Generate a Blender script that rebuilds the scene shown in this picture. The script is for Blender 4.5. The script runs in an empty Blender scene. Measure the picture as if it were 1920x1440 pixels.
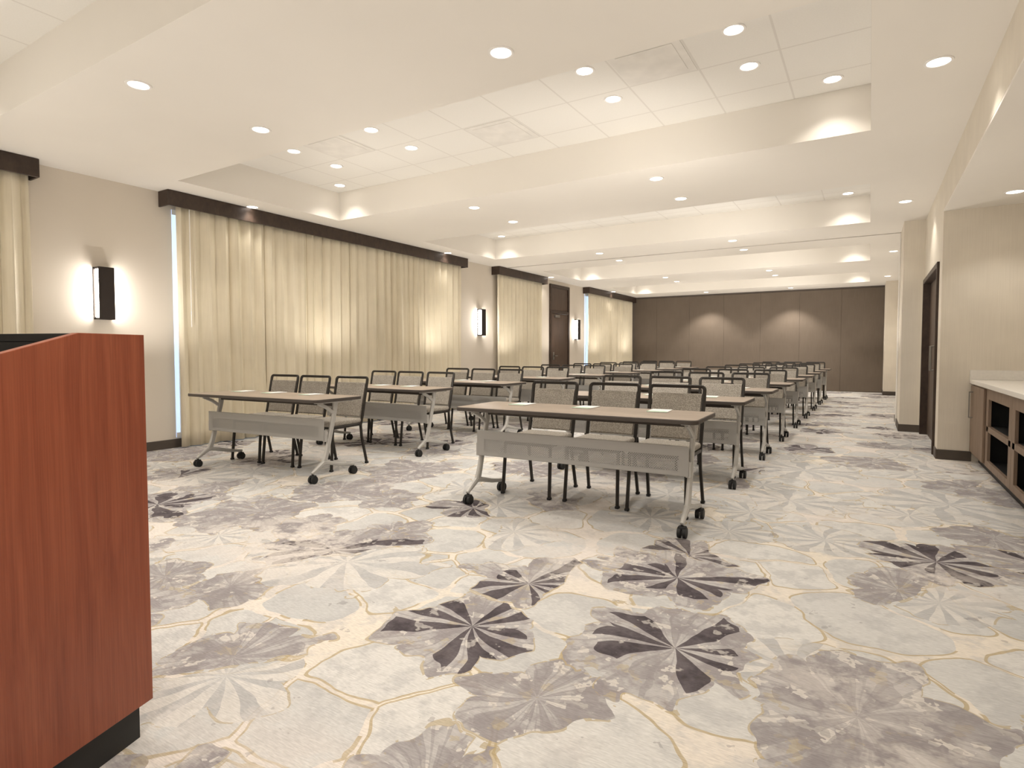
import bpy, bmesh, math, random
from mathutils import Vector, Matrix
random.seed(7)
SC = bpy.context.scene
COL = SC.collection
PI = math.pi

# ------------------------------------------------------------------ node helper
class G:
    def __init__(s, name, rough=0.6, metal=0.0, spec=0.4):
        s.m = bpy.data.materials.new(name); s.m.use_nodes = True
        s.nt = s.m.node_tree; s.b = s.nt.nodes['Principled BSDF']
        s.b.inputs['Roughness'].default_value = rough
        s.b.inputs['Metallic'].default_value = metal
        s.b.inputs['Specular IOR Level'].default_value = spec
    def lk(s, sock, v):
        if isinstance(v, (int, float)): sock.default_value = v
        elif isinstance(v, (tuple, list)):
            v = tuple(v)
            if sock.type == 'RGBA' and len(v) == 3: v = v + (1,)
            sock.default_value = v
        else: s.nt.links.new(v, sock)
    def n(s, t): return s.nt.nodes.new(t)
    def math(s, op, a, b=0.0, c=None, clamp=False):
        d = s.n('ShaderNodeMath'); d.operation = op; d.use_clamp = clamp
        s.lk(d.inputs[0], a); s.lk(d.inputs[1], b)
        if c is not None: s.lk(d.inputs[2], c)
        return d.outputs[0]
    def vm(s, op, a, b=(0, 0, 0)):
        d = s.n('ShaderNodeVectorMath'); d.operation = op
        s.lk(d.inputs[0], a)
        if op == 'SCALE': s.lk(d.inputs[3], b)
        elif op != 'LENGTH': s.lk(d.inputs[1], b)
        return d.outputs[1] if op == 'LENGTH' else d.outputs[0]
    def mix(s, f, a, b, blend='MIX'):
        d = s.n('ShaderNodeMix'); d.data_type = 'RGBA'; d.blend_type = blend
        s.lk(d.inputs[0], f); s.lk(d.inputs[6], a); s.lk(d.inputs[7], b)
        return d.outputs[2]
    def noise(s, vec, scale, detail=2.0, rough=0.5):
        d = s.n('ShaderNodeTexNoise'); s.lk(d.inputs['Vector'], vec)
        d.inputs['Scale'].default_value = scale; d.inputs['Detail'].default_value = detail
        d.inputs['Roughness'].default_value = rough
        return d.outputs[0], d.outputs[1]
    def voro(s, vec, scale, feature='F1', dims='2D', rnd=1.0):
        d = s.n('ShaderNodeTexVoronoi'); d.voronoi_dimensions = dims; d.feature = feature
        s.lk(d.inputs['Vector'], vec); d.inputs['Scale'].default_value = scale
        d.inputs['Randomness'].default_value = rnd
        return d
    def mr(s, v, a, b, c=0.0, d_=1.0):
        d = s.n('ShaderNodeMapRange'); s.lk(d.inputs[0], v)
        for i, q in enumerate((a, b, c, d_)): s.lk(d.inputs[1 + i], q)
        return d.outputs[0]
    def sep(s, v):
        d = s.n('ShaderNodeSeparateXYZ'); s.lk(d.inputs[0], v); return d.outputs
    def comb(s, x, y, z=0.0):
        d = s.n('ShaderNodeCombineXYZ')
        s.lk(d.inputs[0], x); s.lk(d.inputs[1], y); s.lk(d.inputs[2], z); return d.outputs[0]
    def white(s, vec):
        d = s.n('ShaderNodeTexWhiteNoise'); d.noise_dimensions = '3D'; s.lk(d.inputs['Vector'], vec)
        return d.outputs[0], d.outputs[1]
    def pos(s): return s.n('ShaderNodeNewGeometry').outputs['Position']
    def obj(s): return s.n('ShaderNodeTexCoord').outputs['Object']
    def scl(s, vec, v): return s.vm('MULTIPLY', vec, v)
    def col(s, c): s.lk(s.b.inputs['Base Color'], c)
    def bump(s, h, strength=0.2, dist=0.01):
        d = s.n('ShaderNodeBump'); d.inputs['Strength'].default_value = strength
        d.inputs['Distance'].default_value = dist; s.lk(d.inputs['Height'], h)
        s.nt.links.new(d.outputs[0], s.b.inputs['Normal'])

def plain(name, c, rough=0.6, metal=0.0, var=0.06, scale=6.0, spec=0.4):
    g = G(name, rough, metal, spec)
    f, _ = g.noise(g.obj(), scale, 2)
    k = g.mr(f, 0.3, 0.7, 1 - var, 1 + var)
    g.col(g.vm('SCALE', c, k)); return g.m

def emis(name, c, strength):
    g = G(name)
    g.col(c); g.lk(g.b.inputs['Emission Color'], c); g.b.inputs['Emission Strength'].default_value = strength
    return g.m

# ------------------------------------------------------------------ materials
def carpet():
    g = G('carpet', 0.95, 0, 0.1)
    P = g.pos()
    _, wc = g.noise(P, 1.6, 1)
    w = g.vm('SUBTRACT', wc, (0.5, 0.5, 0.5))
    _, wc2 = g.noise(P, 4.5, 2)
    w2 = g.vm('SUBTRACT', wc2, (0.5, 0.5, 0.5))
    p2 = g.vm('ADD', g.vm('ADD', P, g.vm('SCALE', w, 0.24)), g.vm('SCALE', w2, 0.10))
    p1 = g.vm('ADD', P, g.vm('SCALE', w, 0.14))
    nL, _ = g.noise(P, 0.8, 2)
    nM, _ = g.noise(P, 6.0, 4, 0.70)
    nB, _ = g.noise(g.vm('ADD', P, (9, 3, 0)), 3.2, 2, 0.5)
    nH, _ = g.noise(g.vm('ADD', P, (17, 5, 0)), 9.0, 3, 0.62)
    nF, _ = g.noise(g.scl(P, (10, 70, 1)), 3.0, 2, 0.6)
    # cream ground, drifting to pinkish grey, with marbled flecks
    base = g.mix(g.mr(nL, 0.38, 0.58), (0.715, 0.655, 0.56), (0.69, 0.635, 0.585))
    base = g.mix(g.math('MULTIPLY', g.mr(nM, 0.49, 0.60), 0.55), base, (0.50, 0.485, 0.475))
    # rounded pebbles
    v2 = g.voro(p2, 2.35); v2e = g.voro(p2, 2.35, 'DISTANCE_TO_EDGE')
    cr = g.sep(v2.outputs['Color'])
    th = g.mr(cr[0], 0, 1, 0.022, 0.08)
    rr = g.math('MULTIPLY', g.math('SUBTRACT', g.mr(cr[1], 0, 1, 0.54, 0.70), v2.outputs['Distance']), 0.8)
    sm = g.n('ShaderNodeMath'); sm.operation = 'SMOOTH_MIN'
    g.lk(sm.inputs[0], g.math('SUBTRACT', v2e.outputs['Distance'], th)); g.lk(sm.inputs[1], rr); sm.inputs[2].default_value = 0.14
    e2 = g.math('ADD', sm.outputs[0], 0.02)
    peb = g.mr(e2, 0.0, 0.006)
    gold = g.math('MULTIPLY', g.math('MULTIPLY', g.mr(e2, -0.022, -0.017), g.math('LESS_THAN', e2, 0.003)),
                  g.math('GREATER_THAN', g.math('ADD', nB, g.math('MULTIPLY', cr[2], 0.14)), 0.49))
    goldc = g.mix(nM, (0.36, 0.28, 0.145), (0.50, 0.415, 0.275))
    pc = g.mix(cr[2], (0.50, 0.503, 0.50), (0.635, 0.625, 0.605))
    pc = g.mix(g.math('MULTIPLY', g.mr(nM, 0.47, 0.58), 0.55), pc, (0.435, 0.433, 0.433))
    c = g.mix(g.math('MULTIPLY', peb, 0.92), base, pc)
    c = g.mix(g.math('MULTIPLY', gold, 0.8), c, goldc)
    def flower(c, p, shift, scale, rays, warp, rmin, rmax, tgrey, tdark, tpale):
        pp = g.vm('ADD', p, shift)
        pb = g.vm('ADD', pp, g.vm('SCALE', w2, warp))
        v1 = g.voro(pb, scale); v1e = g.voro(pb, scale, 'DISTANCE_TO_EDGE')
        q = g.sep(v1.outputs['Color'])
        dl = g.vm('SUBTRACT', pp, v1.outputs['Position'])
        ds = g.sep(dl); rad = g.vm('LENGTH', g.scl(dl, (1, 1, 0)))
        ang = g.math('ARCTAN2', ds[1], ds[0])
        a = g.math('ADD', g.math('MULTIPLY', ang, rays / (2 * PI)), g.math('MULTIPLY', g.math('SUBTRACT', nB, 0.5), 0.9))
        a = g.math('MODULO', g.math('ADD', a, rays * 4.0), float(rays))
        fr = g.math('FRACT', a)
        hv, hc = g.white(g.comb(g.math('FLOOR', a), g.math('MULTIPLY', q[1], 50.0), g.math('MULTIPLY', q[2], 50.0)))
        h3 = g.sep(hc)
        tri = g.math('MULTIPLY', g.math('ABSOLUTE', g.math('SUBTRACT', fr, 0.5)), 2.0)
        # scalloped, rounded petal outline, each flower its own size
        lob = g.math('POWER', g.math('ABSOLUTE', g.math('SINE', g.math('ADD', g.math('MULTIPLY', ang, 2.5), g.math('MULTIPLY', q[2], 6.0)))), 0.55)
        Rb = g.math('MULTIPLY', g.mr(nB, 0.3, 0.7, rmin, rmax), g.math('ADD', 0.70, g.math('MULTIPLY', lob, 0.34)))
        Rb = g.math('MULTIPLY', Rb, g.mr(q[1], 0, 1, 0.68, 1.25))
        eo = g.math('MINIMUM', g.math('SUBTRACT', Rb, rad), g.math('MULTIPLY', g.math('SUBTRACT', v1e.outputs['Distance'], 0.02), 1.0 / scale))
        patch = g.math('GREATER_THAN', eo, 0.0)
        isg = g.math('GREATER_THAN', q[0], tgrey)
        isp = g.math('LESS_THAN', q[0], tpale)
        grey = g.math('MULTIPLY', isg, patch)
        gc = g.mix(g.mr(nM, 0.42, 0.58), (0.29, 0.265, 0.27), (0.46, 0.44, 0.433))
        gc = g.mix(g.math('MULTIPLY', g.math('GREATER_THAN', nH, 0.585), 0.85), gc, (0.61, 0.575, 0.535))
        gc = g.mix(g.math('MULTIPLY', g.math('LESS_THAN', nH, 0.385), 0.55), gc, (0.43, 0.36, 0.24))
        vein = g.math('MULTIPLY', g.math('LESS_THAN', g.math('FRACT', g.math('MULTIPLY', a, 3.0)), 0.20), g.math('GREATER_THAN', nM, 0.47))
        gc = g.mix(g.math('MULTIPLY', vein, 0.40), gc, (0.23, 0.21, 0.215))
        c = g.mix(g.math('MULTIPLY', grey, 0.92), c, gc)
        isd = g.math('MULTIPLY', g.math('GREATER_THAN', q[0], tdark), g.math('GREATER_THAN', h3[1], 0.20))
        wr = g.math('LESS_THAN', rad, g.math('MULTIPLY', Rb, g.mr(h3[0], 0, 1, 0.60, 1.10)))
        wedge = g.math('MULTIPLY', g.math('MULTIPLY', g.math('LESS_THAN', tri, g.mr(h3[2], 0, 1, 0.42, 0.74)), wr), patch)
        dark = g.math('MULTIPLY', wedge, isd)
        dc = g.mix(g.mr(nM, 0.38, 0.62), (0.056, 0.046, 0.053), (0.125, 0.107, 0.116))
        c = g.mix(g.math('MULTIPLY', dark, g.mr(nH, 0.59, 0.62, 0.95, 0.4)), c, dc)
        midr = g.math('MULTIPLY', g.math('MULTIPLY', wedge, isg), g.math('SUBTRACT', 1.0, isd))
        c = g.mix(g.math('MULTIPLY', midr, 0.55), c, (0.275, 0.253, 0.258))
        pale = g.math('MULTIPLY', isp, patch)
        pc2 = g.mix(g.math('LESS_THAN', tri, 0.45), (0.63, 0.605, 0.57), (0.43, 0.425, 0.425))
        pc2 = g.mix(g.math('MULTIPLY', g.mr(nM, 0.46, 0.58), 0.65), pc2, (0.51, 0.505, 0.495))
        c = g.mix(g.math('MULTIPLY', pale, 0.85), c, pc2)
        ring = g.math('MULTIPLY', g.math('MULTIPLY', g.math('GREATER_THAN', eo, -0.010), g.math('LESS_THAN', eo, 0.001)),
                      g.math('MULTIPLY', g.math('MAXIMUM', isg, isp), g.math('GREATER_THAN', nH, 0.48)))
        return g.mix(g.math('MULTIPLY', ring, 0.7), c, goldc)
    c = flower(c, p1, (40.3, 7.7, 0), 1.85, 11, 0.18, 0.20, 0.40, 0.64, 0.92, 0.34)
    c = flower(c, p1, (0.53, 0.12, 0), 1.05, 9, 0.24, 0.30, 0.58, 0.50, 0.68, 0.20)
    # broken dark slivers and pale worn areas
    sl = g.math('MULTIPLY', g.math('GREATER_THAN', nH, 0.655), g.math('GREATER_THAN', nB, 0.50))
    c = g.mix(g.math('MULTIPLY', sl, 0.40), c, (0.22, 0.20, 0.205))
    wash = g.math('MULTIPLY', g.math('MULTIPLY', g.mr(nL, 0.52, 0.66), g.mr(nM, 0.40, 0.52)), 0.6)
    c = g.mix(wash, c, (0.70, 0.645, 0.595))
    k = g.mr(nF, 0.3, 0.7, 0.86, 1.11)
    g.col(g.vm('SCALE', c, k))
    return g.m

def tile_mat():
    g = G('ceiling_tile', 0.9, 0, 0.2)
    o = g.sep(g.obj())
    def line(v, p, off):
        f = g.math('FRACT', g.math('ADD', g.math('DIVIDE', g.math('ADD', v, off), p), 50.5))
        return g.math('LESS_THAN', g.math('MULTIPLY', g.math('ABSOLUTE', g.math('SUBTRACT', f, 0.5)), p), 0.008)
    l = g.math('MAXIMUM', line(o[0], 0.589, 0.0), line(o[1], 0.6, 0.4))
    f, _ = g.noise(g.obj(), 90, 2)
    c = g.mix(f, (0.78, 0.755, 0.705), (0.84, 0.815, 0.765))
    g.col(g.mix(l, c, (0.71, 0.68, 0.63)))
    return g.m

def vert_fabric(name, c1, c2, sc=(1, 1, 0.02), scale=160, rough=0.75, bump=0.15):
    g = G(name, rough, 0, 0.3)
    f, _ = g.noise(g.scl(g.pos(), sc), scale, 2)
    f2, _ = g.noise(g.pos(), 3, 2)
    c = g.mix(f, c1, c2)
    g.col(g.vm('SCALE', c, g.mr(f2, 0.3, 0.7, 0.96, 1.04)))
    if bump: g.bump(f, bump, 0.003)
    return g.m

def wood(name, c1, c2, sc=(14, 14, 0.7), rough=0.35, spec=0.4, fine=(0.88, 1.1)):
    g = G(name, rough, 0, spec)
    o = g.obj()
    _, wcol = g.noise(g.scl(o, (2, 2, 0.6)), 2, 2)
    p = g.vm('ADD', g.scl(o, sc), g.vm('SCALE', wcol, 1.6))
    f, _ = g.noise(p, 2.2, 4, 0.6)
    f2, _ = g.noise(g.scl(o, (sc[0] * 8, sc[1] * 8, sc[2] * 3)), 2, 2)
    c = g.mix(g.mr(f, 0.3, 0.7), c1, c2)
    g.col(g.vm('SCALE', c, g.mr(f2, 0.3, 0.7, fine[0], fine[1])))
    return g.m

def chair_fabric():
    g = G('chair_fabric', 0.9, 0, 0.2)
    o = g.obj()
    v = g.voro(o, 140, 'F1', '3D'); q = g.sep(v.outputs['Color'])
    c = g.mix(g.mr(v.outputs['Distance'], 0.15, 0.65), (0.54, 0.495, 0.43), (0.28, 0.255, 0.22))
    c = g.mix(g.math('MULTIPLY', g.math('GREATER_THAN', q[0], 0.70), 0.5), c, (0.28, 0.255, 0.225))
    g.col(c)
    return g.m

def perforated():
    g = G('perforated_metal', 0.42, 0.2, 0.4)
    g.col((0.40, 0.392, 0.375))
    o = g.sep(g.obj())
    def hol(off):
        a = g.math('SUBTRACT', g.math('FRACT', g.math('ADD', g.math('DIVIDE', o[0], 0.016), 100 + off)), 0.5)
        b = g.math('SUBTRACT', g.math('FRACT', g.math('ADD', g.math('DIVIDE', o[2], 0.016), 100 + off)), 0.5)
        return g.math('LESS_THAN', g.math('ADD', g.math('MULTIPLY', a, a), g.math('MULTIPLY', b, b)), 0.050)
    h = g.math('MAXIMUM', hol(0.0), hol(0.5))
    inx = g.math('LESS_THAN', g.math('ABSOLUTE', o[0]), 0.74)
    inz = g.math('MULTIPLY', g.math('GREATER_THAN', o[2], 0.385), g.math('LESS_THAN', o[2], 0.485))
    h = g.math('MULTIPLY', h, g.math('MULTIPLY', inx, inz))
    g.lk(g.b.inputs['Alpha'], g.math('SUBTRACT', 1.0, h))
    return g.m

M = {}
M['carpet'] = carpet()
M['tile'] = tile_mat()
M['ceil'] = plain('ceiling_paint', (0.82, 0.78, 0.715), 0.9, 0, 0.01, 1.5, 0.2)
M['wall_left'] = plain('greige_paint', (0.69, 0.625, 0.535), 0.85, 0, 0.015, 1.5, 0.2)
M['wall_right'] = vert_fabric('vinyl_wallcovering', (0.69, 0.63, 0.535), (0.79, 0.73, 0.63), (1, 1, 0.02), 120)
M['wall_far'] = vert_fabric('partition_fabric', (0.125, 0.097, 0.073), (0.168, 0.134, 0.104), (1, 1, 0.03), 90)
M['curtain'] = vert_fabric('curtain_sateen', (0.70, 0.625, 0.475), (0.80, 0.725, 0.57), (1, 1, 0.05), 60, 0.5, 0)
M['dark_wood'] = wood('dark_walnut', (0.036, 0.022, 0.016), (0.062, 0.040, 0.028), (3, 3, 3), 0.45)
M['door'] = wood('dark_door_wood', (0.065, 0.042, 0.03), (0.105, 0.07, 0.05), (10, 10, 0.8), 0.45)
M['base'] = plain('baseboard_vinyl', (0.085, 0.068, 0.055), 0.6)
M['cherry'] = wood('cherry_veneer', (0.225, 0.053, 0.024), (0.31, 0.085, 0.040), (18, 18, 0.6), 0.34, 0.45, (0.88, 1.10))
M['black'] = plain('black_laminate', (0.012, 0.012, 0.012), 0.5)
M['plinth'] = plain('black_plinth', (0.022, 0.021, 0.020), 0.6)
M['frame'] = plain('chair_frame_metal', (0.026, 0.022, 0.018), 0.4, 0.2)
M['rubber'] = plain('black_rubber', (0.015, 0.015, 0.015), 0.6)
M['fabric'] = chair_fabric()
M['top'] = wood('table_laminate', (0.305, 0.245, 0.195), (0.395, 0.32, 0.255), (0.8, 12, 12), 0.4)
M['edge'] = plain('table_edging', (0.07, 0.058, 0.05), 0.5)
M['silver'] = plain('silver_powdercoat', (0.50, 0.49, 0.465), 0.42, 0.2)
M['perf'] = perforated()
M['paper'] = plain('paper', (0.82, 0.82, 0.80), 0.8, 0, 0.01)
M['green'] = plain('green_print', (0.20, 0.45, 0.20), 0.7)
M['trim'] = plain('white_trim', (0.85, 0.82, 0.78), 0.5, 0, 0.01)
M['lens'] = emis('lit_lens', (1.0, 0.94, 0.86), 9.0)
M['sconce_glow'] = emis('sconce_diffuser', (1.0, 0.95, 0.9), 32.0)
M['bronze'] = plain('dark_bronze', (0.035, 0.027, 0.023), 0.45, 0.5)
M['pane'] = emis('daylit_pane', (0.58, 0.74, 1.0), 0.9)
M['vent'] = plain('vent_grey', (0.765, 0.735, 0.685), 0.7)
M['counter'] = plain('quartz_counter', (0.80, 0.77, 0.72), 0.35, 0, 0.03, 40)
M['cab'] = wood('taupe_oak', (0.18, 0.125, 0.088), (0.26, 0.185, 0.133), (8, 8, 0.8), 0.5)
M['nickel'] = plain('brushed_nickel', (0.35, 0.33, 0.30), 0.35, 0.9)
M['track'] = plain('track_metal', (0.55, 0.51, 0.46), 0.5, 0.1)

# ------------------------------------------------------------------ mesh helper
class MB:
    def __init__(s): s.bm = bmesh.new()
    def box(s, x0, x1, y0, y1, z0, z1, bev=0.0, seg=2):
        mt = Matrix.Translation(((x0+x1)/2, (y0+y1)/2, (z0+z1)/2)) @ Matrix.Diagonal((abs(x1-x0), abs(y1-y0), abs(z1-z0), 1))
        r = bmesh.ops.create_cube(s.bm, size=1, matrix=mt)
        if bev > 0:
            es = {e for v in r['verts'] for e in v.link_edges}
            bmesh.ops.bevel(s.bm, geom=list(es), offset=bev, segments=seg, affect='EDGES', profile=0.5)
        return s
    def prism(s, pts, axis, a0, a1, bev=0.0):
        def mk(p, a):
            return {'X': (a, p[0], p[1]), 'Y': (p[0], a, p[1]), 'Z': (p[0], p[1], a)}[axis]
        lo = [s.bm.verts.new(mk(p, a0)) for p in pts]; hi = [s.bm.verts.new(mk(p, a1)) for p in pts]
        fs = [s.bm.faces.new(lo), s.bm.faces.new(hi)]
        k = len(pts)
        for i in range(k): fs.append(s.bm.faces.new((lo[i], lo[(i+1) % k], hi[(i+1) % k], hi[i])))
        bmesh.ops.recalc_face_normals(s.bm, faces=fs)
        if bev > 0:
            es = {e for f in fs[:2] for e in f.edges}
            bmesh.ops.bevel(s.bm, geom=list(es), offset=bev, segments=2, affect='EDGES', profile=0.5)
        return s
    def sweep(s, pts, prof, up=(0, 0, 1), closed=False, scales=None):
        pts = [Vector(p) for p in pts]; n = len(pts); rings = []
        up = Vector(up)
        for i, p in enumerate(pts):
            if closed: t = (pts[(i+1) % n] - p).normalized() + (p - pts[i-1]).normalized()
            elif i == 0: t = pts[1] - p
            elif i == n-1: t = p - pts[i-1]
            else: t = (pts[i+1] - p).normalized() + (p - pts[i-1]).normalized()
            t.normalize()
            sd = t.cross(up)
            if sd.length < 1e-4: sd = t.cross(Vector((1, 0, 0)))
            sd.normalize(); u = sd.cross(t)
            k = scales[i] if scales else 1.0
            rings.append([s.bm.verts.new(p + sd*a*k + u*b*k) for a, b in prof])
        m = len(prof); fs = []
        for i in range(n if closed else n-1):
            A, B = rings[i], rings[(i+1) % n]
            for j in range(m): fs.append(s.bm.faces.new((A[j], A[(j+1) % m], B[(j+1) % m], B[j])))
        if not closed:
            fs.append(s.bm.faces.new(rings[0])); fs.append(s.bm.faces.new(rings[-1]))
        bmesh.ops.recalc_face_normals(s.bm, faces=fs)
        return s
    def lathe(s, prof, seg=28, c=(0, 0, 0)):
        rings = []
        for r, z in prof:
            if r < 1e-6: rings.append([s.bm.verts.new((c[0], c[1], c[2]+z))])
            else: rings.append([s.bm.verts.new((c[0]+r*math.cos(2*PI*i/seg), c[1]+r*math.sin(2*PI*i/seg), c[2]+z)) for i in range(seg)])
        fs = []
        for A, B in zip(rings, rings[1:]):
            for i in range(seg):
                j = (i+1) % seg
                if len(A) == 1 and len(B) == 1: continue
                if len(A) == 1: fs.append(s.bm.faces.new((A[0], B[i], B[j])))
                elif len(B) == 1: fs.append(s.bm.faces.new((A[i], A[j], B[0])))
                else: fs.append(s.bm.faces.new((A[i], A[j], B[j], B[i])))
        bmesh.ops.recalc_face_normals(s.bm, faces=fs)
        return s
    def build(s, name, mat, parent=None, smooth=True):
        me = bpy.data.meshes.new(name)
        s.bm.to_mesh(me); s.bm.free()
        if smooth:
            for p in me.polygons: p.use_smooth = True
            me.set_sharp_from_angle(angle=math.radians(38))
        me.materials.append(mat)
        o = bpy.data.objects.new(name, me); COL.objects.link(o)
        if parent: o.parent = parent
        return o

def rect(w, h): return [(-w/2, -h/2), (w/2, -h/2), (w/2, h/2), (-w/2, h/2)]
def rrect(w, h, r=0.004):
    return [(-w/2+r, -h/2), (w/2-r, -h/2), (w/2, -h/2+r), (w/2, h/2-r), (w/2-r, h/2), (-w/2+r, h/2), (-w/2, h/2-r), (-w/2, -h/2+r)]
def circ(r, n=10): return [(r*math.cos(2*PI*i/n), r*math.sin(2*PI*i/n)) for i in range(n)]
def rounded_rect(w, d, r, n=6):
    out = []
    for cx, cy, a0 in ((w/2-r, d/2-r, 0), (-w/2+r, d/2-r, 90), (-w/2+r, -d/2+r, 180), (w/2-r, -d/2+r, 270)):
        for i in range(n+1):
            a = math.radians(a0 + 90*i/n); out.append((cx + r*math.cos(a), cy + r*math.sin(a)))
    return out

def tag(o, label, cat, group=None, kind=None):
    o['label'] = label; o['category'] = cat
    if group: o['group'] = group
    if kind: o['kind'] = kind
    return o
def thing(name, label, cat, loc=(0, 0, 0), rz=0.0, group=None):
    o = bpy.data.objects.new(name, None); COL.objects.link(o)
    o.empty_display_size = 0.1
    o.location = loc; o.rotation_euler = (0, 0, rz)
    return tag(o, label, cat, group)
def struct(o, label, cat): return tag(o, label, cat, None, 'structure')
def copy_tree(o, parent=None):
    c = o.copy(); COL.objects.link(c); c.parent = parent
    for ch in list(o.children): copy_tree(ch, c)
    return c

ORD = ['first', 'second', 'third', 'fourth', 'fifth', 'sixth', 'seventh', 'eighth', 'ninth']

# ------------------------------------------------------------------ room shell
XL, XR, YN, YF, ZC, ZT = -7.1, 0.64, -2.6, 19.4, 3.02, 3.41
TX0, TX1 = -6.48, -0.03
TRAYS = [(-0.5, 1.86), (3.56, 5.83), (7.65, 9.90), (11.9, 14.0), (16.0, 18.2)]

struct(MB().box(XL-0.15, 1.75, YN-0.15, YF+0.15, -0.1, 0).build('floor', M['carpet'], None, False),
       'patterned cream carpet with grey pebbles and dark starburst flowers', 'floor')
b = MB()
b.box(XL-0.1, TX0, YN, YF, ZC, ZT+0.02).box(TX1, XR+0.02, YN, YF, ZC, ZT+0.02)
ys = [YN] + [v for t in TRAYS for v in t] + [YF]
for i in range(0, len(ys), 2): b.box(TX0, TX1, ys[i], ys[i+1], ZC, ZT+0.02)
struct(b.build('ceiling', M['ceil'], None, False), 'cream plaster ceiling with recessed rectangular trays', 'ceiling')
for i, (y0, y1) in enumerate(TRAYS):
    o = MB().box(TX0-0.01-TX1, 0.01, y0-y1-0.01, 0.01, 0, 0.03).build('ceiling', M['tile'], None, False)
    o.location = (TX1, y1, ZT)
    struct(o, 'white square ceiling tiles filling the %s ceiling tray from the podium' % ORD[i], 'ceiling')

struct(MB().box(XL-0.15, XL, YN, YF+0.1, 0, ZT).build('wall_left', M['wall_left'], None, False), 'greige painted wall behind the curtains', 'wall')
struct(MB().box(XL-0.15, 1.75, YN-0.15, YN, 0, ZT).build('wall_near', M['wall_left'], None, False), 'greige wall behind the podium', 'wall')
NZ = 2.64; NY0, NY1 = 1.5, 7.7; DY0, DY1 = 7.98, 9.95; DZ = 2.15
b = MB()
b.box(XR, 0.8, YN, NY0, 0, ZC)
b.box(XR, 1.75, NY0, NY1, NZ+0.02, ZC)
b.box(1.6, 1.75, NY0-0.1, NY1, 0, NZ+0.02)
b.box(0.8, 1.6, NY0-0.1, NY0, 0, NZ+0.02)
b.box(XR, 1.75, NY1, DY0, 0, ZC)
b.box(XR, 0.85, DY0, DY1, DZ, ZC)
b.box(XR, 0.85, DY1, YF, 0, ZC)
b.box(0.385, XR, 10.1, 11.6, 0, ZC)
b.box(0.33, XR, 18.3, YF, 0, ZC)
b.box(0.80, 0.85, DY0, DY1, 0, DZ)
struct(b.build('wall_right', M['wall_right'], None, False), 'beige textured wall with serving niche and projecting piers', 'wall')
struct(MB().box(XR+0.001, 1.6, NY0, NY1, NZ, NZ+0.02).build('ceiling', M['ceil'], None, False), 'low cream ceiling of the serving counter niche', 'ceiling')
b = MB().box(XL, 0.8, YF+0.06, YF+0.12, 0, ZC)
wf = struct(b.build('wall_far', M['wall_far'], None, False), 'dark brown folding partition closing the far end of room', 'wall')
xs = [XL, -6.17, -5.08, -3.99, -2.90, -1.81, -0.72, 0.33]
for a, c in zip(xs, xs[1:]):
    MB().box(a+0.0015, c-0.0015, YF, YF+0.055, 0.012, ZC-0.05, 0.001, 1).build('partition_panel', M['wall_far'], wf, False)
MB().box(XL, 0.33, YF-0.005, YF+0.06, ZC-0.045, ZC-0.002).build('head_track', M['base'], wf, False)
struct(MB().box(XL+0.01, 0.385, 10.995, 11.02, ZC-0.010, ZC-0.001).build('trim_1', M['track'], None, False), 'thin partition track line across the ceiling', 'trim')
struct(MB().box(0.365, 0.384, 10.97, 11.05, 0.0, ZC-0.015, 0.003, 1).build('trim_2', M['trim'], None, False), 'pale vertical partition jamb on the right pier', 'trim')

def baseb(name, boxes, label):
    b = MB()
    for q in boxes: b.box(q[0], q[1], q[2], q[3], 0.0005, 0.105, 0.003, 1)
    struct(b.build(name, M['base'], None, False), label, 'baseboard')
baseb('baseboard_left', [(XL, XL+0.014, YN, 13.36), (XL, XL+0.014, 14.5, YF-0.01)], 'dark baseboard along the curtain wall')
baseb('baseboard_right', [(XR-0.014, XR, YN, NY0), (XR-0.014, XR, NY1-0.014, DY0-0.05), (XR, 0.93, NY1-0.014, NY1),
      (0.371, XR, 10.086, 10.1), (0.371, 0.385, 10.1, 10.96), (0.371, 0.385, 11.06, 11.6), (XR-0.014, XR, 11.6, 18.286), (0.316, XR, 18.286, 18.3), (0.316, 0.33, 18.3, YF-0.01)],
      'dark baseboard around the beige right wall and piers')

d = MB()
d.box(XL, XL+0.05, 13.37, 13.45, 0, 2.92, 0.004, 1).box(XL, XL+0.05, 14.41, 14.49, 0, 2.92, 0.004, 1)
d.box(XL, XL+0.05, 13.45, 14.41, 2.84, 2.92, 0.004, 1).box(XL, XL+0.05, 13.45, 14.41, 2.16, 2.24, 0.004, 1)
d1 = struct(d.build('door_1', M['dark_wood'], None, False), 'dark brown door with transom panel in the curtain wall', 'door')
MB().box(XL+0.004, XL+0.03, 13.455, 14.405, 0.01, 2.155, 0.003, 1).build('door_leaf', M['door'], d1, False)
MB().box(XL+0.004, XL+0.02, 13.455, 14.405, 2.245, 2.835, 0.003, 1).build('transom', M['door'], d1, False)
MB().box(XL+0.03, XL+0.08, 13.6, 13.85, 2.06, 2.12, 0.006).build('door_closer', M['nickel'], d1)
b = MB().box(XL+0.031, XL+0.042, 13.53, 13.60, 0.95, 1.15, 0.004)
b.sweep([(XL+0.04, 13.565, 1.05), (XL+0.08, 13.565, 1.05), (XL+0.085, 13.60, 1.05), (XL+0.085, 13.70, 1.05)], circ(0.010), (0, 0, 1))
b.build('door_handle', M['nickel'], d1)
d = MB()
d.box(XR-0.025, 0.80, DY0, DY0+0.06, 0, DZ, 0.004, 1).box(XR-0.025, 0.80, DY1-0.06, DY1, 0, DZ, 0.004, 1)
d.box(XR-0.025, 0.80, DY0+0.06, DY1-0.06, DZ-0.06, DZ, 0.004, 1)
d2 = struct(d.build('door_2', M['dark_wood'], None, False), 'dark framed double door recessed in the right wall', 'door')
ym = (DY0+DY1)/2
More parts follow.
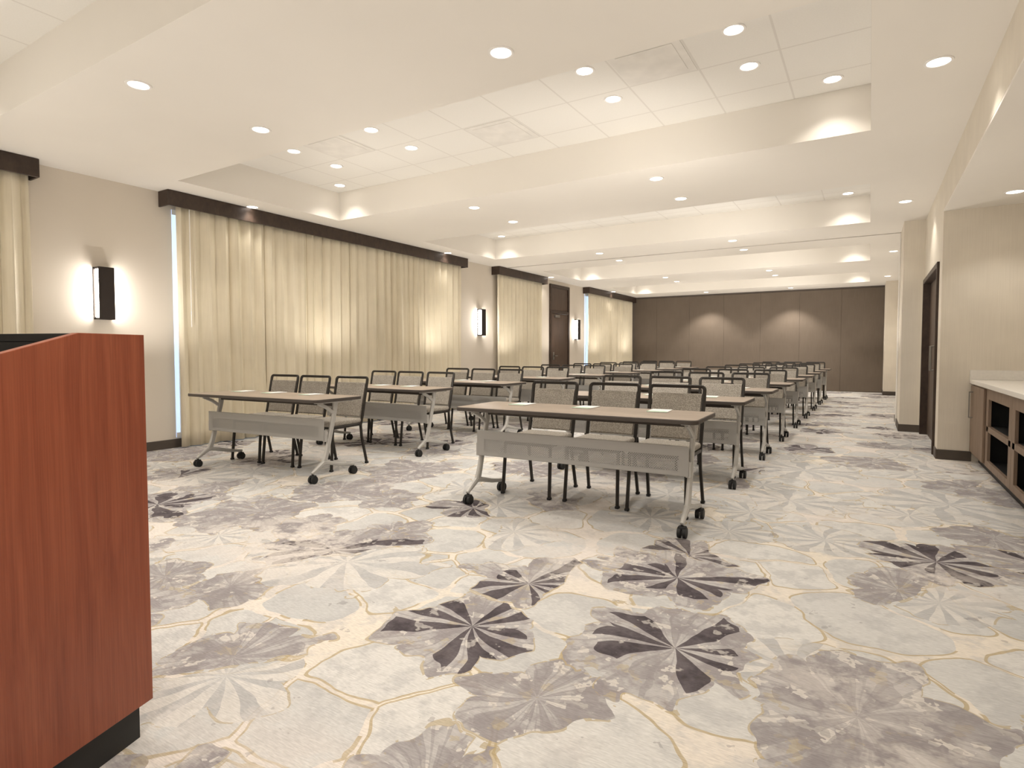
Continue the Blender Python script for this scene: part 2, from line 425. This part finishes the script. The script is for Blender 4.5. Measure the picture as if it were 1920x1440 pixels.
for a, c, hs in ((DY0+0.063, ym-0.003, ym-0.09), (ym+0.003, DY1-0.063, ym+0.09)):
    lf = MB().box(0.70, 0.745, a, c, 0.01, DZ-0.063, 0.003, 1).build('door_leaf', M['door'], d2, False)
    MB().sweep([(0.70, hs, 0.92), (0.65, hs, 0.92), (0.65, hs, 1.22), (0.70, hs, 1.22)], circ(0.010), (0, 1, 0)).build('door_handle', M['nickel'], lf)

def window(name, y0, y1, label):
    b = MB()
    b.box(XL, XL+0.02, y0, y1, 2.78, 2.84).box(XL, XL+0.02, y0, y1, 0.12, 0.18)
    n = 3
    for i in range(n+1):
        yy = y0 + 0.05 + (y1-y0-0.05)*i/n
        b.box(XL, XL+0.02, yy-0.005, yy+0.015, 0.18, 2.78)
    w = struct(b.build(name, M['trim'], None, False), label, 'window')
    MB().box(XL+0.002, XL+0.008, y0, y1, 0.12, 2.84).build('window_pane', M['pane'], w, False)
window('window_1', 3.815, 9.30, 'daylit window behind the wide curtains, seen as a blue sliver')
window('window_2', 15.56, 19.2, 'daylit window behind the far curtain, seen as a blue sliver')

# ------------------------------------------------------------------ valances and curtains
def valance(y0, y1, label):
    t = thing('valance', label, 'valance', (0, 0, 0), 0, 'dark wood window valances')
    x1 = XL+0.21
    MB().box(x1-0.02, x1, y0, y1, 2.84, ZC-0.002, 0.003, 1).build('front_board', M['dark_wood'], t, False)
    for ya in (y0, y1-0.02):
        MB().box(XL+0.001, x1-0.0205, ya, ya+0.02, 2.84, ZC-0.002, 0.002, 1).build('end_return', M['dark_wood'], t, False)
valance(-0.6, 2.46, 'dark wood valance over the nearest curtain at far left')
valance(3.67, 9.52, 'longest dark wood valance over the wide run of curtains')
valance(10.68, 12.92, 'short dark wood valance over the curtain beside the wall door')
valance(15.45, YF-0.02, 'dark wood valance over the curtain next to the brown partition')

def curtain(y0, y1, label, seed, fold=0.165, wand=None):
    rnd = random.Random(seed)
    nf = max(3, int((y1-y0)/fold)); ws = [rnd.uniform(0.75, 1.3) for _ in range(nf)]
    am = [rnd.uniform(0.65, 1.1) for _ in range(nf)]
    tot = sum(ws); pts = []; acc = 0; st = 10
    for i, w in enumerate(ws):
        for j in range(st):
            pts.append(((acc + w*j/st)/tot, i + j/st))
        acc += w
    pts.append((1.0, nf - 1e-4))
    nz = 16; bm = bmesh.new(); rows = []
    ph = [rnd.uniform(0, 6) for _ in range(4)]
    for k in range(nz+1):
        fz = k/nz; z = 0.012 + (2.97-0.012)*fz; row = []
        for u, p in pts:
            sway = 0.014*math.sin(3*fz+ph[0]+u*9)*(1-fz)
            yy = y0 + (y1-y0)*u + sway + 0.013*math.sin(4*PI*p)
            ii = int(p) % nf; f = p-int(p)
            a2 = am[ii]*(1-f) + am[(ii+1) % nf]*f
            x = XL + 0.105 + (0.043-0.008*fz)*a2*math.sin(2*PI*p) + 0.004*math.sin(2*PI*p*2.3+ph[1]+fz*2)
            row.append(bm.verts.new((x, yy, z)))
        rows.append(row)
    for A, B in zip(rows, rows[1:]):
        for i in range(len(A)-1): bm.faces.new((A[i], A[i+1], B[i+1], B[i]))
    me = bpy.data.meshes.new('curtain'); bm.to_mesh(me); bm.free()
    for p in me.polygons: p.use_smooth = True
    me.materials.append(M['curtain'])
    o = bpy.data.objects.new('curtain', me); COL.objects.link(o)
    md = o.modifiers.new('thickness', 'SOLIDIFY'); md.thickness = 0.003
    tag(o, label, 'curtain', 'pale gold full-length curtains')
    if wand:
        MB().sweep([(XL+0.18, wand, 1.45), (XL+0.18, wand, 2.84)], circ(0.005, 8), (1, 0, 0)).build('wand', M['trim'], o)
    return o
curtain(-0.5, 2.40, 'pale gold pleated curtain at far left edge, nearest the podium', 3)
curtain(3.81, 9.42, 'widest pale gold pleated curtain, with pull wand at its left', 11, 0.165, 3.93)
curtain(10.76, 12.80, 'narrow pale gold curtain between a wall sconce and the door', 8)
curtain(15.60, YF-0.08, 'farthest pale gold curtain, ending at the brown partition', 21)

# ------------------------------------------------------------------ wall sconces
def sconce(y, label):
    t = thing('wall_sconce', label, 'wall light', (XL, y, 1.5), 0, 'bronze box sconces on the curtain wall')
    MB().box(0.0, 0.010, -0.085, 0.085, 0.0, 0.56, 0.002, 1).build('back_plate', M['bronze'], t, False)
    MB().box(0.0105, 0.100, -0.070, 0.070, 0.022, 0.538, 0.004).build('diffuser', M['sconce_glow'], t)
    b = MB().box(0.1005, 0.114, -0.076, 0.076, 0.0, 0.56, 0.003, 1)
    b.box(0.0105, 0.1005, -0.075, 0.075, 0.539, 0.56).box(0.0105, 0.1005, -0.075, 0.075, 0.0, 0.021)
    b.build('front_cover', M['bronze'], t, False)
sconce(3.06, 'bronze box wall sconce left of the wide curtains, the nearest one')
sconce(10.22, 'bronze box wall sconce between wide curtains and narrow curtain')
sconce(14.98, 'bronze box wall sconce between the wall door and farthest curtain')

# ------------------------------------------------------------------ downlights
ring = MB().lathe([(0.062, 0.0), (0.066, -0.006), (0.080, -0.006), (0.083, -0.001), (0.083, 0.0), (0.062, 0.0)], 32).build('trim_ring', M['trim'])
lens = MB().lathe([(0.0, -0.003), (0.0625, -0.003), (0.0625, -0.001), (0.0, -0.001)], 32).build('lens', M['lens'])
ringme, lensme = ring.data, lens.data
bpy.data.objects.remove(ring); bpy.data.objects.remove(lens)
def downlight(x, y, z, label, power, group, size=108, blend=0.5):
    t = thing('recessed_downlight', label, 'ceiling light', (x, y, z), 0, group)
    for nm, me in (('trim_ring', ringme), ('lens', lensme)):
        o = bpy.data.objects.new(nm, me); COL.objects.link(o); o.parent = t
    if power <= 0: return
    L = bpy.data.lights.new('downlight_beam', 'SPOT'); L.energy = power; L.color = (1.0, 0.935, 0.85)
    L.spot_size = math.radians(size); L.spot_blend = blend; L.shadow_soft_size = 0.06
    o = bpy.data.objects.new('downlight_beam', L); COL.objects.link(o); o.location = (0, 0, -0.02); o.parent = t
PW = 42
BANDS = [(-1.2, None), (2.16, 3.12), (6.22, 7.18), (10.32, 11.34), (14.5, 15.5), (18.75, None)]
bn = ['band behind the podium', 'flat band between first and second trays', 'flat band between second and third trays', 'flat band by the partition track',
      'flat band between the two farthest trays', 'flat band against the brown partition']
for (ya, yb), nm in zip(BANDS, bn):
    for k, y in enumerate((ya, yb)):
        if y is None: continue
        for x, s in ((-4.4, 'curtain side'), (-2.0, 'niche side')):
            pos = '' if yb is None else (' near' if k == 0 else ' far')
            if y > 18: downlight(x, y, ZC, 'recessed downlight in the %s,%s %s' % (nm, pos, s), PW*5.2, 'downlights in the flat ceiling bands', 102, 0.5)
            else: downlight(x, y, ZC, 'recessed downlight in the %s,%s %s' % (nm, pos, s), PW, 'downlights in the flat ceiling bands')
for i, (y0, y1) in enumerate(TRAYS):
    yc = (y0+y1)/2
    downlight(0.34, yc, ZC, 'recessed downlight beside the %s tray, on the right-hand ceiling strip' % ORD[i], PW*0.6, 'downlights along the ceiling sides')
    downlight(-6.82, yc, ZC, 'recessed downlight beside the %s tray, above the curtain wall' % ORD[i], PW*0.35, 'downlights along the ceiling sides', 120, 0.8)
    for k, dy in enumerate((-0.33, 0.28)):
        for x, s in ((-0.86, 'rightmost column'), (-2.0, 'second column from right'), (-4.37, 'second column from left'), (-5.57, 'leftmost column')):
            downlight(x, yc+dy, ZT, 'recessed downlight in the %s ceiling tray, %s row, %s' % (ORD[i], 'near' if k == 0 else 'far', s), PW, 'downlights in the ceiling trays')
    for x, s in ((-0.31, 'right'), (-6.17, 'left')):
        downlight(x, y1-0.26, ZT, 'recessed downlight in the far %s corner of the %s ceiling tray' % (s, ORD[i]), PW*0.65, 'downlights in the ceiling tray corners', 112, 0.7)
downlight(1.12, 7.1, NZ, 'recessed downlight in the low niche ceiling, above the far counter end', PW*0.5, None)
downlight(1.12, 4.9, NZ, 'recessed downlight in the low niche ceiling, nearer the camera', PW*0.5, None)
for x, y, l in ((-1.50, 4.53, 'rightmost pale grey square vent in the second ceiling tray'), (-3.27, 5.13, 'middle pale grey square vent in the second ceiling tray'),
                (-5.04, 4.53, 'leftmost pale grey square vent in the second ceiling tray')):
    t = thing('ceiling_vent', l, 'vent', (x, y, ZT), 0, 'grey vents among the ceiling tiles')
    MB().box(-0.28, 0.28, -0.285, 0.285, -0.004, -0.0005, 0.001, 1).build('face_plate', M['vent'], t, False)
    MB().box(-0.22, 0.22, -0.225, 0.225, -0.007, -0.0045, 0.001, 1).build('centre_panel', M['vent'], t, False)

# added fill lamps without fixtures: some brighten the ceiling, others the upright faces
def fill(x, y, z, dirv, power, size=172):
    L = bpy.data.lights.new('fill_lamp', 'SPOT'); L.energy = power; L.color = (1.0, 0.945, 0.875)
    L.spot_size = math.radians(size); L.spot_blend = 1.0; L.shadow_soft_size = 0.0
    o = bpy.data.objects.new('fill_lamp', L); COL.objects.link(o); o.location = (x, y, z)
    o.rotation_euler = Vector(dirv).to_track_quat('-Z', 'Y').to_euler()
for x in (-6.45, -3.36, -0.25):
    for j in range(9): fill(x, -1.6 + 2.5*j, 1.0, (0, 0.001, 1), 29 if j < 4 else 32)
for j in range(5):
    fill(-1.3 if j else -0.5, 0.8 + 4.0*j if j else -0.6, 1.80, (-1, 0.95, 0.25), 88)
    fill(-5.6, 0.2 + 4.0*j, 1.80, (1, 0.95, 0.25), 62)

# ------------------------------------------------------------------ podium
pod = thing('podium', 'reddish cherry wood podium with black reading top at left edge', 'podium', (-2.018, 0.508, 0), math.radians(18.1))
PB = 0.108
def stop(y): return 1.2 if y > 0.1 else 1.2 - 0.286*(0.1-y)
side = [(0.3, PB), (0.3, 1.2), (0.1, 1.2), (-0.3, stop(-0.3)), (-0.3, PB)]
for s in (1, -1):
    MB().prism(side, 'X', s*0.31, s*0.286, 0.0015).build('side_panel', M['cherry'], pod, False)
    MB().prism([(0.098, 1.05), (0.098, 1.195), (0.09, 1.192), (-0.29, stop(-0.29)-0.004), (-0.29, stop(-0.29)-0.12)], 'X', s*0.2855, s*0.278).build('lining', M['black'], pod, False)
MB().box(-0.2855, 0.2855, 0.276, 0.2995, PB, 1.199, 0.0015, 1).build('front_panel', M['cherry'], pod, False)
MB().box(-0.2855, 0.2855, 0.10, 0.2755, 1.178, 1.199, 0.001, 1).build('top_ledge', M['black'], pod, False)
MB().box(-0.2775, 0.2775, 0.10, 0.112, 1.08, 1.177).build('ledge_face', M['black'], pod, False)
MB().prism([(0.099, 1.075), (0.099, 1.095), (-0.29, stop(-0.29)-0.09), (-0.29, stop(-0.29)-0.11)], 'X', -0.277, 0.277).build('reading_surface', M['black'], pod, False)
MB().box(-0.2855, 0.2855, -0.28, 0.275, 0.60, 0.62).build('shelf', M['cherry'], pod, False)
MB().box(-0.2855, 0.2855, -0.28, 0.275, PB+0.001, PB+0.02).build('bottom_panel', M['cherry'], pod, False)
MB().box(-0.285, 0.285, -0.275, 0.275, 0.0, PB-0.0005).build('plinth', M['plinth'], pod, False)

# ------------------------------------------------------------------ serving counter
CX = 0.93
ct = thing('countertop', 'pale quartz countertop running along the niche', 'countertop', (0, 0, 0))
MB().box(CX-0.03, 1.598, 4.2, 7.698, 0.822, 0.862, 0.003, 1).build('slab', M['counter'], ct, False)
b = MB().box(CX-0.03, 1.598, 7.678, 7.698, 0.8625, 0.962, 0.002, 1).box(1.578, 1.598, 4.2, 7.677, 0.8625, 0.962, 0.002, 1)
b.build('backsplash', M['counter'], ct, False)
def carcass(t, y0, y1, openf):
    b = MB()
    b.box(CX, 1.59, y0, y0+0.03, 0.10, 0.821).box(CX, 1.59, y1-0.03, y1, 0.10, 0.821)
    b.box(CX, 1.59, y0+0.03, y1-0.03, 0.10, 0.13)
    b.box(CX, 1.59, y0+0.03, y1-0.03, 0.79, 0.821)
    if openf:
        b.box(CX, CX+0.022, y0+0.03, y0+0.11, 0.13, 0.79).box(CX, CX+0.022, y1-0.11, y1-0.03, 0.13, 0.79)
        b.box(CX, CX+0.022, y0+0.11, y1-0.11, 0.72, 0.79).box(CX, CX+0.022, y0+0.11, y1-0.11, 0.13, 0.16)
    b.build('body', M['cab'], t, False)
    MB().box(CX+0.06, CX+0.08, y0, y1, 0, 0.099).build('toe_kick', M['plinth'], t, False)
t = thing('cabinet', 'taupe oak base cabinet with solid door, at the far niche wall', 'cabinet', (0, 0, 0))
carcass(t, 6.86, 7.682, False)
dr = MB().box(CX-0.02, CX-0.0005, 6.875, 7.67, 0.115, 0.806, 0.003, 1).build('door', M['cab'], t, False)
MB().sweep([(CX-0.02, 7.52, 0.48), (CX-0.05, 7.52, 0.48), (CX-0.05, 7.52, 0.74), (CX-0.02, 7.52, 0.74)], circ(0.007), (0, 1, 0)).build('handle', M['nickel'], dr)
for y0, y1, l in ((5.72, 6.855, 'open-shelf taupe cabinet next to the cabinet with a door'), (4.58, 5.715, 'open-shelf taupe cabinet cut off by the right picture edge')):
    t = thing('cabinet', l, 'cabinet', (0, 0, 0), 0)
    carcass(t, y0, y1, True)
    MB().box(CX, 1.56, y0+0.031, y1-0.031, 0.42, 0.47, 0.002, 1).build('shelf', M['cab'], t, False)
    b = MB().box(1.565, 1.585, y0+0.031, y1-0.031, 0.131, 0.789)
    for z0, z1 in ((0.131, 0.4195), (0.4705, 0.789)):
        b.box(CX+0.03, 1.56, y0+0.031, y0+0.036, z0, z1).box(CX+0.03, 1.56, y1-0.036, y1-0.031, z0, z1)
        b.box(CX+0.03, 1.56, y0+0.036, y1-0.036, z0, z0+0.004)
        b.box(CX+0.03, 1.56, y0+0.036, y1-0.036, z1-0.004, z1)
    b.build('black_liner', M['black'], t, False)

# ------------------------------------------------------------------ chair prototype (sitter faces -Y)
def make_chair():
    t = thing('stacking_chair', '', 'chair')
    W = 0.205
    MB().box(-0.208, 0.208, -0.235, 0.205, 0.425, 0.475, 0.02, 3).build('seat', M['fabric'], t)
    arc = [(x, 0.258 + 0.018*(1-(x/0.186)**2), 0.662) for x in [-0.186+0.372*i/10 for i in range(11)]]
    MB().sweep(arc, [(-0.016, -0.174), (-0.008, -0.184), (0.008, -0.184), (0.016, -0.174), (0.016, 0.164), (0.008, 0.172), (-0.008, 0.172), (-0.016, 0.164)], (0, 0.232, 1)).build('backrest', M['fabric'], t)
    pts = [(-W, 0.185, 0.40), (-W, 0.215, 0.50), (-W-0.004, 0.287, 0.842)]
    for i in range(5):
        a = PI - (PI/2)*i/4
        pts.append((-W+0.021 + 0.025*math.cos(a), 0.290+0.008*math.sin(a), 0.860 + 0.025*math.sin(a)))
    pts = pts + [(-p[0], p[1], p[2]) for p in reversed(pts)]
    MB().sweep(pts, rrect(0.026, 0.021), (0, 1, 0)).build('back_frame', M['frame'], t)
    b = MB()
    b.sweep([(-W, -0.20, 0.415), (-W, 0.19, 0.415)], rrect(0.022, 0.026)).sweep([(W, -0.20, 0.415), (W, 0.19, 0.415)], rrect(0.022, 0.026))
    b.sweep([(-W+0.01, -0.20, 0.413), (W-0.01, -0.20, 0.413)], rrect(0.022, 0.022)).sweep([(-W+0.01, 0.18, 0.413), (W-0.01, 0.18, 0.413)], rrect(0.022, 0.022))
    b.build('seat_frame', M['frame'], t)
    for s in (-1, 1):
        for y0, y1, c in ((-0.205, -0.235, 0), (0.185, 0.265, 1)):
            pp = [(s*W, y0, 0.42), (s*W, y0+(y1-y0)*0.2, 0.28), (s*(W+0.006), y1, 0.012)]
            l = MB().sweep(pp, rrect(0.022, 0.026), (0, 1, 0)).build('leg', M['frame'], t)
            MB().box(s*(W+0.006)-0.015, s*(W+0.006)+0.015, y1-0.017, y1+0.017, 0.0, 0.02, 0.004, 1).build('foot_glide', M['rubber'], l)
    return t
chair0 = make_chair()

# ------------------------------------------------------------------ table prototype
LX = 0.80
def make_table():
    t = thing('training_table', '', 'table')
    MB().prism(rounded_rect(1.77, 0.58, 0.045), 'Z', 0.711, 0.738, 0.002).build('tabletop', M['top'], t)
    MB().sweep([(p[0], p[1], 0.7235) for p in rounded_rect(1.776, 0.586, 0.048)], rrect(0.010, 0.028), (0, 0, 1), True).build('edge_band', M['edge'], t)
    MB().box(-LX-0.005, LX+0.005, -0.118, -0.110, 0.355, 0.55, 0.003, 1).build('modesty_panel', M['perf'], t)
    MB().sweep([(-LX, 0.03, 0.672), (LX, 0.03, 0.672)], rrect(0.04, 0.03)).build('support_rail', M['edge'], t)
    for s in (-1, 1):
        x = s*LX
        b = MB()
        b.sweep([(x, 0.03, 0.705), (x, 0.02, 0.62), (x, -0.04, 0.40), (x, -0.085, 0.24), (x, -0.115, 0.165)], rrect(0.030, 0.050, 0.008), (0, 1, 0), False, [1.1, 0.95, 0.95, 1.0, 1.1])
        b.sweep([(x, -0.255, 0.088), (x, -0.21, 0.115), (x, -0.125, 0.165), (x, -0.06, 0.155), (x, 0.09, 0.115), (x, 0.255, 0.088)], rrect(0.030, 0.032, 0.008), (0, 0, 1), False, [0.8, 1, 1.3, 1.2, 1.0, 0.8])
        b.sweep([(x, -0.085, 0.40), (x, -0.112, 0.40)], rect(0.03, 0.10), (0, 0, 1))
        l = b.build('leg', M['silver'], t)
        br = MB().box(x-0.03, x+0.03, -0.20, 0.22, 0.694, 0.7105, 0.004, 1)
        br.sweep([(x, -0.17, 0.695), (x, -0.08, 0.655), (x, 0.0, 0.60)], rrect(0.022, 0.03), (0, 1, 0))
        br.build('top_bracket', M['silver'], l)
        for y in (-0.245, 0.245):
            c = MB()
            for dx in (-0.017, 0.017):
                c.sweep([(x+dx-0.010, y, 0.034), (x+dx+0.010, y, 0.034)], circ(0.034, 18), (0, 0, 1))
            c.box(x-0.026, x+0.026, y-0.02, y+0.022, 0.048, 0.074, 0.008)
            c.sweep([(x, y, 0.06), (x, y, 0.092)], circ(0.010), (0, 1, 0))
            c.build('caster', M['rubber'], l)
    return t
table0 = make_table()

def make_pad():
    t = thing('notepad', '', 'notepad')
    MB().box(-0.07, 0.07, -0.10, 0.10, 0.0, 0.004, 0.001, 1).build('paper_sheets', M['paper'], t, False)
    MB().box(-0.069, 0.069, -0.098, -0.072, 0.0041, 0.0047).build('green_band', M['green'], t, False)
    return t
pad0 = make_pad()

def place(proto, loc, rz, label, group, used={}):
    if proto.name not in used: used[proto.name] = 1; o = proto
    else: o = copy_tree(proto)
    o.location = loc; o.rotation_euler = (0, 0, rz); o['label'] = label; o['group'] = group
    return o
R = random.Random(4)
for blk in ('right', 'left'):
    for n in range(9):
        if blk == 'right':
            cx, cy = -1.77 + 0.010*n, 3.80 + 1.53*n
            rz = math.radians(1.5) if n == 0 else math.radians(R.uniform(-0.6, 0.6))
            seats = [(-0.53, 'aisle seat'), (0.0, 'middle seat'), (0.52, 'wall-side seat')]
        else:
            cx, cy = -4.93 + 0.010*n, 3.57 + 1.54*n
            if n == 1: cx -= 0.08
            rz = math.radians(3.5) if n == 0 else math.radians(R.uniform(-0.6, 0.6))
            seats = [(-0.63, 'curtain-side seat'), (-0.145, 'middle seat'), (0.35, 'aisle seat')]
        ca, sa = math.cos(rz), math.sin(rz)
        bl = 'left block by the curtains' if blk == 'left' else 'right block'
        place(table0, (cx, cy, 0), rz, 'brown-topped folding table on casters, %s row of the %s' % (ORD[n], bl), 'training tables in two blocks')
        for sx, sn in seats:
            jx, jy = R.uniform(-0.007, 0.007), R.uniform(-0.01, 0.02)
            lx, ly = sx+jx, 0.415+jy
            place(chair0, (cx+lx*ca-ly*sa, cy+lx*sa+ly*ca, 0), rz+math.radians(R.uniform(-1.5, 1.5)),
                  'dark framed chair with patterned beige fabric, %s block, %s row, %s' % (blk, ORD[n], sn), 'stacking chairs behind the tables')
            lx, ly = sx+R.uniform(-0.02, 0.02), 0.15+R.uniform(-0.015, 0.015)
            place(pad0, (cx+lx*ca-ly*sa, cy+lx*sa+ly*ca, 0.7395), rz+math.radians(R.uniform(-6, 6)),
                  'white notepad with green band, %s block, %s row table, %s' % (blk, ORD[n], sn), 'notepads laid out on the tables')

# ------------------------------------------------------------------ world, camera, view
w = bpy.data.worlds.new('world'); SC.world = w; w.use_nodes = True
w.node_tree.nodes['Background'].inputs[0].default_value = (1.0, 0.93, 0.84, 1)
w.node_tree.nodes['Background'].inputs[1].default_value = 0.3
cam = bpy.data.cameras.new('camera'); co = bpy.data.objects.new('camera', cam); COL.objects.link(co)
cam.sensor_width = 36; cam.lens = 36*1089/1920
co.location = (0, 0, 1.15)
PITCH = 2.3
co.rotation_euler = (math.radians(90-PITCH), 0, math.radians(31.6))
cam.shift_y = -(60 - 1089*math.tan(math.radians(PITCH)))/1920
cam.clip_start = 0.05
SC.camera = co
SC.view_settings.view_transform = 'Standard'
SC.view_settings.exposure = -0.07
